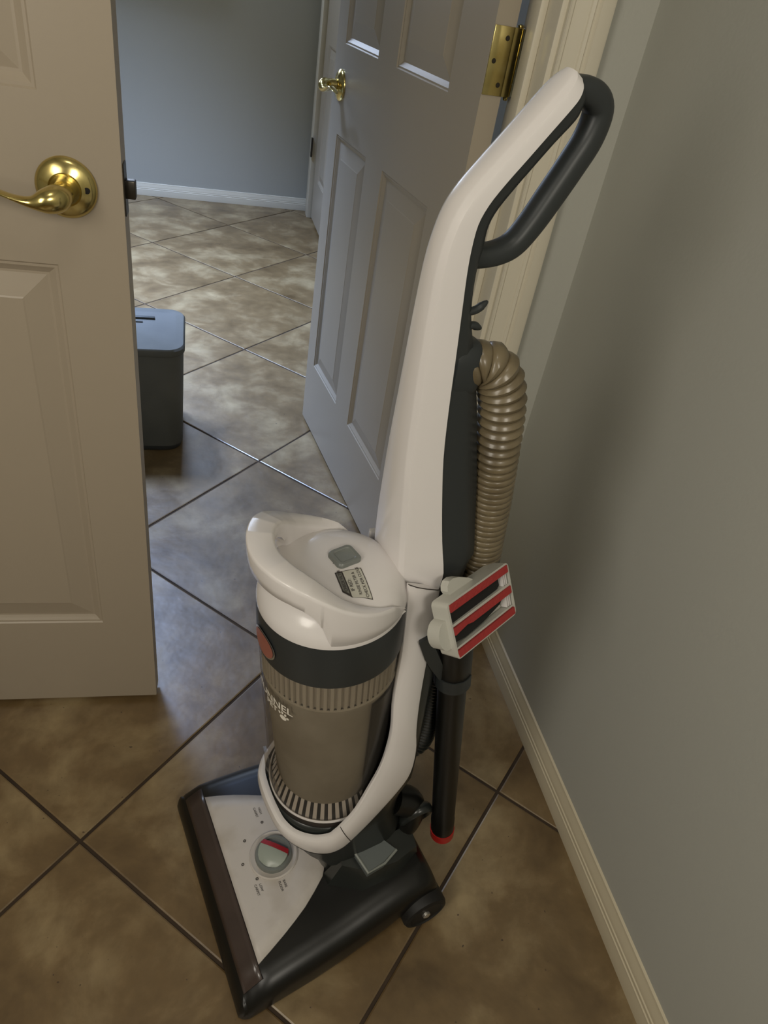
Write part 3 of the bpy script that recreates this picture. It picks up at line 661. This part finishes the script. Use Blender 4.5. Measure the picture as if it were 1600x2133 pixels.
# sticker: local s along text, t up; text runs from camera side away, seen upside down
SC = Vector((0.1325, 0.0385)); sa = math.radians(180-8)
def stp(s, t, dz): 
    # s: reading direction, t: up of the text.  reading direction = towards -w (away), up = towards -b (front)
    d = Vector((0.10, -1.0)).normalized(); u = Vector((-1.0, -0.10)).normalized()
    p = SC+(d*s+u*t)*1.18; return lidp(p.x, p.y, dz)
def st_poly(name, pts, dz, m, par): 
    v = []; f = []
    bm = bmesh.new(); bm.faces.new([bm.verts.new((s, t, 0)) for s, t in pts])
    for k in range(1, 9):
        for co, no in (((-0.018+0.0039*k, 0, 0), (1, 0, 0)), ((0, -0.012+0.0028*k, 0), (0, 1, 0))):
            bmesh.ops.bisect_plane(bm, geom=bm.verts[:]+bm.edges[:]+bm.faces[:], plane_co=co, plane_no=no)
    for q_ in bm.verts: q_.co = stp(q_.co.x, q_.co.y, dz)
    return bm_obj(name, bm, m, par, False)
stk = st_poly('sticker', [(-0.0175, -0.0115), (0.0165, -0.0115), (0.0165, 0.0125), (-0.006, 0.0125), (-0.0125, 0.006)], 0.0007, MINK, lid); stk['label'] = 'instruction sticker with dark header'
st_poly('sticker_panel', [(-0.0167, -0.0107), (0.0157, -0.0107), (0.0157, 0.0058), (-0.0119, 0.0058), (-0.0130, 0.0048)], 0.0010, MLAB, stk)
st_poly('sticker_header', [(-0.0090, 0.0070), (0.0150, 0.0070), (0.0150, 0.0116), (-0.0050, 0.0116)], 0.0010, MLABG, stk)
def stk_text(txt, s0, t0, size, m=MINK):
    v, f = text_mesh(txt, size, 0.00003); mesh_obj('sticker_words', [stp(s0+p.x, t0+p.y, 0.0013) for p in v], f, m, stk, smooth=False)
stk_text('IF RED:', -0.0075, 0.0018, 0.0044); stk_text('RINSE FILTER &', -0.0120, -0.0034, 0.0037); stk_text('CHECK FOR CLOGS', -0.0155, -0.0086, 0.0037)
stk_text('CHECK FILTER', -0.0065, 0.0078, 0.0038, MINK)

# --- white spine, dark back and grip
ST = [  # front point (b,z), half width front, half width side, depth of white, depth of dark behind it
    ((0.200, 0.585), 0.030, 0.042, 0.036, 0.042), ((0.197, 0.615), 0.033, 0.045, 0.040, 0.043), ((0.190, 0.645), 0.035, 0.0475, 0.045, 0.050), ((0.185, 0.690), 0.032, 0.041, 0.042, 0.052),
    ((0.181, 0.740), 0.028, 0.035, 0.038, 0.052), ((0.178, 0.790), 0.024, 0.030, 0.034, 0.048), ((0.1765, 0.840), 0.021, 0.027, 0.031, 0.040), ((0.1755, 0.890), 0.019, 0.024, 0.029, 0.026), ((0.1750, 0.930), 0.0175, 0.0215, 0.027, 0.015),
    ((0.1755, 0.965), 0.0165, 0.0200, 0.024, 0.014), ((0.1785, 0.990), 0.0160, 0.0190, 0.021, 0.0165), ((0.1840, 1.010), 0.0160, 0.0185, 0.018, 0.0160), ((0.1935, 1.027), 0.0160, 0.0185, 0.016, 0.0150), ((0.2070, 1.0435), 0.0160, 0.0185, 0.0145, 0.0145),
    ((0.2220, 1.0610), 0.0160, 0.0185, 0.0140, 0.0140), ((0.2380, 1.0800), 0.0160, 0.0185, 0.0135, 0.0140), ((0.2520, 1.0965), 0.0160, 0.0185, 0.0130, 0.0150), ((0.2580, 1.1035), 0.0150, 0.0175, 0.0125, 0.013), ((0.2625, 1.1085), 0.0125, 0.0150, 0.0105, 0.013), ((0.2652, 1.1115), 0.008, 0.0105, 0.007, 0.011)]
Pf = catmull([(s[0][0], s[0][1], 0) for s in ST], 3); Pp = catmull([(s[1], s[2], s[3]) for s in ST], 3); Pd = catmull([(s[4], 0, 0) for s in ST], 3)
ws_, ds_ = [], []
for i in range(len(Pf)):
    t = (Pf[min(i+1, len(Pf)-1)]-Pf[max(i-1, 0)]).normalized(); nb, nz = t.y, -t.x   # normal pointing to the back
    F = Pf[i]; hf, hs, dp = Pp[i]; dk = Pd[i].x
    def at(d, w_): return V(F.x+nb*d, w_, F.y+nz*d)
    bv = min(0.0062, hf*0.38); e = min(0.0045, dp*0.3)
    ws_.append([at(dp, -hs), at(e+0.0012, -(hf+0.0004)), at(e*0.85, -(hf-0.0004)), at(0.0008, -(hf-bv+0.0006)), at(0.0, -(hf-bv-0.0012)), at(-0.0003, 0), at(0.0, hf-bv-0.0012), at(0.0008, hf-bv+0.0006), at(e*0.85, hf-0.0004), at(e+0.0012, hf+0.0004), at(dp, hs)])
    hd = hs-0.0012
    ds_.append([at(dp-0.003, -hd), at(dp-0.003, hd), at(dp+dk*0.5, hd*0.98), at(dp+dk*0.88, hd*0.80), at(dp+dk, hd*0.5), at(dp+dk, -hd*0.5), at(dp+dk*0.88, -hd*0.80), at(dp+dk*0.5, -hd*0.98)])
k0 = 3
sp = loft('white_spine', ws_[k0:], MWHITE, vac, angle=28); sp['label'] = 'glossy white spine rising to the handle'
dkb = loft('dark_back_shell', ds_[:-3], MDARK, vac, angle=45)
gp_ = [(0.2680, 1.0985), (0.282, 1.0985), (0.2960, 1.0945), (0.3040, 1.0850), (0.3018, 1.0660), (0.2920, 1.0450), (0.2790, 1.0210), (0.2665, 0.9990), (0.2535, 0.9825), (0.2390, 0.9755), (0.2220, 0.9730), (0.2050, 0.9725)]
gr_ = [(0.0085, 0.0125), (0.0105, 0.0125), (0.0115, 0.0125), (0.0115, 0.0120), (0.0120, 0.0118), (0.0120, 0.0115), (0.0118, 0.0115), (0.0112, 0.0112), (0.0105, 0.0112), (0.0100, 0.0112), (0.0098, 0.0112), (0.0100, 0.0112)]
P = catmull([(a, b_, 0) for a, b_ in gp_], 5); RR = catmull([(a, b_, 0) for a, b_ in gr_], 5); secs = []
for i, p in enumerate(P):
    t = (P[min(i+1, len(P)-1)]-P[max(i-1, 0)]).normalized(); nb, nz = -t.y, t.x
    ri, rw = RR[i].x, RR[i].y
    secs.append([V(p.x+nb*ri*math.copysign(abs(math.cos(a))**0.85, math.cos(a)), rw*math.copysign(abs(math.sin(a))**0.85, math.sin(a)), p.y+nz*ri*math.copysign(abs(math.cos(a))**0.85, math.cos(a))) for a in [2*PI*k/24 for k in range(24)]])
loft('grip_loop', secs, MDARK, vac, angle=60)
# small cord/wand clip hooks behind the spine
for z0, dz in ((0.932, 0.004), (0.918, -0.002)):
    sweep_tube('cord_hook', catmull([V(0.212, 0.014, z0-0.002), V(0.221, 0.014, z0), V(0.227, 0.014, z0+dz), V(0.231, 0.014, z0+dz*1.8)], 4), [0.0036]*8+[0.003, 0.0028, 0.0024, 0.0018, 0.0012], MDARK, vac, 10)

# --- white side arms and ring around the canister foot
armL = [(0.193, 0.051, 0.648), (0.196, 0.062, 0.556), (0.193, 0.072, 0.488), (0.195, 0.080, 0.439), (0.193, 0.084, 0.401), (0.187, 0.088, 0.372), (0.177, 0.090, 0.340), (0.160, 0.0945, 0.300), (0.145, 0.094, 0.274), (0.136, 0.092, 0.259), (0.128, 0.0895, 0.250), (0.110, 0.079, 0.241), (0.091, 0.062, 0.239), (0.080, 0.042, 0.2415), (0.0765, 0.020, 0.2435), (0.0755, 0.0, 0.244)]
armR = [(0.236, 0.049, 0.628), (0.233, 0.062, 0.537), (0.231, 0.072, 0.471), (0.232, 0.080, 0.420), (0.238, 0.084, 0.377), (0.236, 0.088, 0.334), (0.222, 0.090, 0.303), (0.190, 0.0935, 0.262), (0.166, 0.0945, 0.233), (0.150, 0.0935, 0.214), (0.131, 0.0890, 0.206), (0.110, 0.077, 0.205), (0.091, 0.060, 0.212), (0.079, 0.040, 0.219), (0.0750, 0.020, 0.223), (0.0740, 0.0, 0.224)]
L_ = catmull(armL, 4); R_ = catmull(armR, 4)
def mir(p): return Vector((p.x, -p.y, p.z))
Lf = L_[:-1]+[mir(p) for p in L_[::-1]]; Rf = R_[:-1]+[mir(p) for p in R_[::-1]]
def arm_secs(Ls, Rs):
    out = []
    for i in range(len(Ls)):
        l, r = Ls[i], Rs[i]; mid = (l+r)/2; cen = Vector((0.165, 0.0, mid.z))
        t = (Ls[min(i+1, len(Ls)-1)]+Rs[min(i+1, len(Ls)-1)]-Ls[max(i-1, 0)]-Rs[max(i-1, 0)]).normalized()
        x = (r-l); n_ = x.cross(t).normalized()
        if n_.dot(mid-cen) < 0: n_ = -n_
        c = lambda s, d: l+x*s+n_*d
        pts = [c(0.02, -0.008), c(0.0, -0.0045), c(0.015, -0.0025), c(0.13, -0.0005), c(0.19, 0.0008), c(0.5, 0.0018), c(0.85, 0.0010), c(0.97, -0.0005), c(1.0, -0.003), c(1.0, -0.010)]
        out.append([V(*p) for p in pts])
    return out
secs = arm_secs(Lf, Rf)
nseg = len(secs); cut = 34
gap = 1
fr = loft('canister_frame', secs[:cut], MWHITE, vac, angle=35); fr['label'] = 'white curved arm running down beside the canister'
rg = loft('canister_ring', secs[cut-1:nseg-cut+1], MWHITE, vac, angle=35); rg['label'] = 'white ring in front of the canister foot'
loft('canister_frame', secs[nseg-cut:], MWHITE, vac, angle=50)
for idx in (cut-1, nseg-cut):     # joint groove
    s_ = secs[idx]; sweep_tube('joint_line', [p+(p-V(0.165, 0, p.z)).normalized()*0.0002 for p in s_[1:9]], 0.0006, MINK, rg, 6)
s_ = secs[0]
sweep_tube('joint_line', [s_[k]+Vector((0, -0.0002, 0.0004)) for k in range(1, 9)], 0.0006, MINK, fr, 6)
# dark gasket under the ring
gs = [[s[8]+Vector((0, 0, 0.002)), s[9]+Vector((0, 0, 0.002)), s[9]+Vector((0, 0, -0.007)), s[8]+Vector((0, 0, -0.006))] for s in secs[26:nseg-26]]
loft('ring_gasket', gs, MBLACK, vac)
can_lathe('cup_seat', [(0.0772, 0.250), (0.0810, 0.247), (0.0830, 0.238), (0.080, 0.205), (0.05, 0.20)], MDARK2, vac, 72)
# spine-to-cup rear wall
loft('rear_wall', [dsec(0.200, 0.250, 0.047, 0.58, 3), dsec(0.205, 0.250, 0.066, 0.48, 3), dsec(0.208, 0.255, 0.075, 0.36, 3)], MDARK, vac)

# --- hose
HP = [(0.2300, 0.007, 0.8735), (0.2450, 0.011, 0.8795), (0.2585, 0.0160, 0.872), (0.270, 0.019, 0.850), (0.2765, 0.020, 0.822), (0.283, 0.020, 0.785), (0.290, 0.020, 0.745), (0.296, 0.020, 0.705), (0.301, 0.020, 0.665), (0.306, 0.020, 0.620), (0.306, 0.018, 0.560), (0.302, 0.015, 0.500)]
Hs = [V(*p) for p in HP]
dense = catmull(Hs, 40)
acc = [0.0]
for i in range(1, len(dense)): acc.append(acc[-1]+(dense[i]-dense[i-1]).length)
TOTAL = acc[-1]
def along(s):
    lo, hi = 0, len(acc)-1
    while hi-lo > 1:
        m_ = (lo+hi)//2
        if acc[m_] <= s: lo = m_
        else: hi = m_
    t = (s-acc[lo])/max(1e-9, acc[hi]-acc[lo]); return dense[lo].lerp(dense[hi], t)
pts, rads, sp_ = [], [], 0.0
while sp_ < TOTAL-0.014:
    k_ = min(1.0, max(0.0, (0.16-sp_)/0.06)); k_ *= min(1.0, 0.4+sp_/0.05); pt_ = 0.0077+0.0030*k_
    for fr_, r in ((0.0, 0.0200-0.0016*k_), (0.07, 0.0221-0.0014*k_), (0.2, 0.0229-0.0008*k_), (0.5, 0.0232+0.0006*k_), (0.8, 0.0229-0.0008*k_), (0.93, 0.0221-0.0014*k_)):
        pts.append(along(sp_+fr_*pt_)); rads.append(r*min(1.0, 0.86+0.14*sp_/0.03))
    sp_ += pt_
hose = sweep_tube('suction_hose', pts, rads, MHOSE, vac, 28); hose['label'] = 'ribbed tan grey suction hose'
secs = []
for b_, sc_ in ((0.2075, 0.88), (0.2085, 0.97), (0.212, 1.0), (0.228, 1.0), (0.2335, 0.98), (0.2365, 0.92), (0.2375, 0.84)):
    secs.append([V(b_, 0.004+0.0215*sc_*math.copysign(abs(math.cos(t))**0.7, math.cos(t)), 0.8735+0.0290*sc_*math.copysign(abs(math.sin(t))**0.7, math.sin(t))) for t in [2*PI*k/28 for k in range(28)]])
sock = loft('hose_socket', secs, MDARK, vac, angle=50)
# lower stretch of hose behind the wand, shade put into its dark colour
LP = [V(0.285, 0.018, 0.52), V(0.290, 0.020, 0.44), V(0.293, 0.022, 0.38), V(0.294, 0.024, 0.33), V(0.290, 0.024, 0.295), V(0.275, 0.020, 0.278)]
dd_ = catmull(LP, 60); acc = [0.0]; dense = dd_
for i in range(1, len(dense)): acc.append(acc[-1]+(dense[i]-dense[i-1]).length)
NR = int(acc[-1]/0.0062); pts, rads = [], []
for i in range(NR):
    for fr_, r in ((0.0, 0.0165), (0.3, 0.0190), (0.6, 0.0190), (0.9, 0.0165)):
        pts.append(along((i+fr_)*0.0062)); rads.append(r)
lh_ = sweep_tube('lower_hose', pts, rads, MDARK2, vac, 20); lh_['label'] = 'ribbed lower hose coloured dark for shade'

# --- wand in its clip
WT = V(0.268, 0.056, 0.560); WB = V(0.3490, 0.074, 0.088)
wd_ = (WB-WT).normalized(); WL = (WB-WT).length
def wp(s): return WT+wd_*s
wand = sweep_tube('wand', [wp(0), wp(0.012), wp(0.014), wp(0.075), wp(0.0765), wp(0.08), wp(0.30), wp(WL-0.045), wp(WL-0.043), wp(WL)], [0.0215, 0.0218, 0.0222, 0.0222, 0.0215, 0.0185, 0.0180, 0.0176, 0.0184, 0.0180], MBLACK, vac, 32); wand['label'] = 'black plastic wand'
rc = sweep_tube('wand_end_cap', [wp(WL-0.012), wp(WL-0.0119), wp(WL+0.006), wp(WL+0.0085)], [0.0150, 0.0192, 0.0188, 0.0165], MREDP, vac, 32); rc['label'] = 'red collar at the foot of the wand'
# clip bracket (dark, angular)
A_ = [(0.211, 0.066, 0.570), (0.229, 0.066, 0.573), (0.237, 0.066, 0.551), (0.258, 0.066, 0.509), (0.259, 0.066, 0.484), (0.239, 0.066, 0.514), (0.226, 0.066, 0.536)]
v = [V(*p) for p in A_]+[V(p[0]+0.012, p[1]-0.020, p[2]-0.004) for p in A_]; n = len(A_)
mesh_obj('wand_clip', v, [list(range(n)), [n+i for i in range(n)][::-1]]+[[i, (i+1) % n, n+(i+1) % n, n+i] for i in range(n)], MDARK, vac, angle=30)
secs = []
for k in range(15):
    a = math.radians(-130+k*14); s1 = V(-1, 0, 0); s1 = (s1-wd_*s1.dot(wd_)).normalized(); s2 = wd_.cross(s1)
    dr = s1*math.cos(a)+s2*math.sin(a); e = wp(0.080)
    secs.append([e+dr*0.0195-wd_*0.010, e+dr*0.0235-wd_*0.010, e+dr*0.0235+wd_*0.012, e+dr*0.0195+wd_*0.012])
loft('clip_jaw', secs, MDARK, vac)

# --- upholstery tool on top of the wand
TA, TBp, TD = V(0.2110, 0.0920, 0.6550), V(0.3150, 0.0530, 0.6520), V(0.2310, 0.1180, 0.5990)
eu = (TBp-TA); LU = eu.length; eu.normalize(); ev = TD-TA; ev = (ev-eu*ev.dot(eu)); LV = ev.length; ev.normalize()
en = eu.cross(ev).normalized()
if en.dot(CAM_POS-Vector((0, 0.3, 0.6))) < 0 and False: en = -en
# outward = the side facing up / the camera
if en.z < 0: en = -en
def T(u, v_, d): return TA+eu*(u*LU)+ev*(v_*LV)+en*d
def tpoly(name, pts, d0, d1, m, par, ang_=30):
    n = len(pts); v = [T(u, q_, d0) for u, q_ in pts]+[T(u, q_, d1) for u, q_ in pts]
    return mesh_obj(name, v, [list(range(n)), [n+i for i in range(n)][::-1]]+[[i, (i+1) % n, n+(i+1) % n, n+i] for i in range(n)], m, par, angle=ang_)
# frame: hollow shell
def rr01(u0, u1, v0, v1, r=0.05, n=4):
    out = []; ru, rv = r, r*LU/LV
    for cu, cv, a0 in ((u1-ru, v1-rv, 0), (u0+ru, v1-rv, PI/2), (u0+ru, v0+rv, PI), (u1-ru, v0+rv, 3*PI/2)):
        for k in range(n+1): a = a0+PI/2*k/n; out.append((cu+ru*math.cos(a), cv+rv*math.sin(a)))
    return out
ro_, ri_ = rr01(0, 1, 0, 1), rr01(0.025, 0.975, 0.04, 0.96, 0.035)
n = len(ro_)
v = [T(u, q_, 0) for u, q_ in ro_]+[T(u, q_, 0) for u, q_ in ri_]+[T(u, q_, -0.010) for u, q_ in ri_]+[T(0.5+(u-0.5)*0.99, 0.5+(q_-0.5)*0.97, -0.022) for u, q_ in ro_]
f = []
for i in range(n):
    j = (i+1) % n
    f += [[i, j, n+j, n+i], [n+i, n+j, 2*n+j, 2*n+i], [i, j, 3*n+j, 3*n+i]]
f += [[2*n+i for i in range(n)], [3*n+i for i in range(n)][::-1]]
tool = mesh_obj('upholstery_tool', v, f, MLG, vac, angle=40); tool['label'] = 'light grey upholstery tool with red strips'
for v0, v1 in ((0.035, 0.165), (0.43, 0.56), (0.84, 0.965)):
    tpoly('red_strip', [(0.03, v0), (0.97, v0), (0.97, v1), (0.03, v1)] if v0 != 0.43 else [(0.03, 0.44), (0.97, v0), (0.97, v1), (0.30, v1), (0.22, v1-0.03), (0.03, v1+0.01)], -0.003, 0.0012, MRED, tool)
tpoly('suction_slot', [(0.03, 0.22), (0.80, 0.175), (0.84, 0.20), (0.84, 0.33), (0.80, 0.37), (0.05, 0.39), (0.03, 0.36)], -0.0099, -0.0035, MHOLE, tool)
tpoly('suction_slot', [(0.03, 0.60), (0.24, 0.575), (0.82, 0.565), (0.85, 0.60), (0.80, 0.66), (0.50, 0.74), (0.20, 0.76), (0.03, 0.72)], -0.0099, -0.0035, MHOLE, tool)
tpoly('slot_rib', [(0.03, 0.385), (0.97, 0.385), (0.97, 0.43), (0.03, 0.43)], -0.009, -0.0006, MLG, tool)
tpoly('slot_rib', [(0.03, 0.795), (0.97, 0.795), (0.97, 0.83), (0.03, 0.83)], -0.009, -0.0006, MLG, tool)
for u in (0.875, 0.905, 0.935):
    tpoly('end_rib', [(u, 0.19), (u+0.012, 0.19), (u+0.012, 0.38), (u, 0.38)], -0.009, -0.001, MWHITE, tool)
    tpoly('end_rib', [(u, 0.58), (u+0.012, 0.58), (u+0.012, 0.78), (u, 0.78)], -0.009, -0.001, MWHITE, tool)
# side tabs and neck
half = [(-0.02, 0.30)]+[(-0.02-0.115*math.sin(PI*k/10), 0.30+0.50*(1-math.cos(PI*k/10))/2) for k in range(1, 10)]+[(-0.02, 0.80)]
tpoly('side_tab', [(0.06, 0.28)]+half+[(0.06, 0.82)], -0.0215, -0.006, MLG, tool)
tpoly('side_tab', [(0.20, 0.04), (0.17, -0.06), (0.18, -0.15), (0.22, -0.21), (0.28, -0.22), (0.36, -0.18), (0.50, -0.06), (0.58, 0.04)], -0.0215, -0.012, MLG, tool)
neckc = T(0.42, 0.62, -0.040)
nk = [neckc, neckc.lerp(WT, 0.5), WT+wd_*0.004, WT+wd_*0.012]
sweep_tube('tool_neck', nk, [0.018, 0.0225, 0.0230, 0.0222], MDARK, vac, 28)
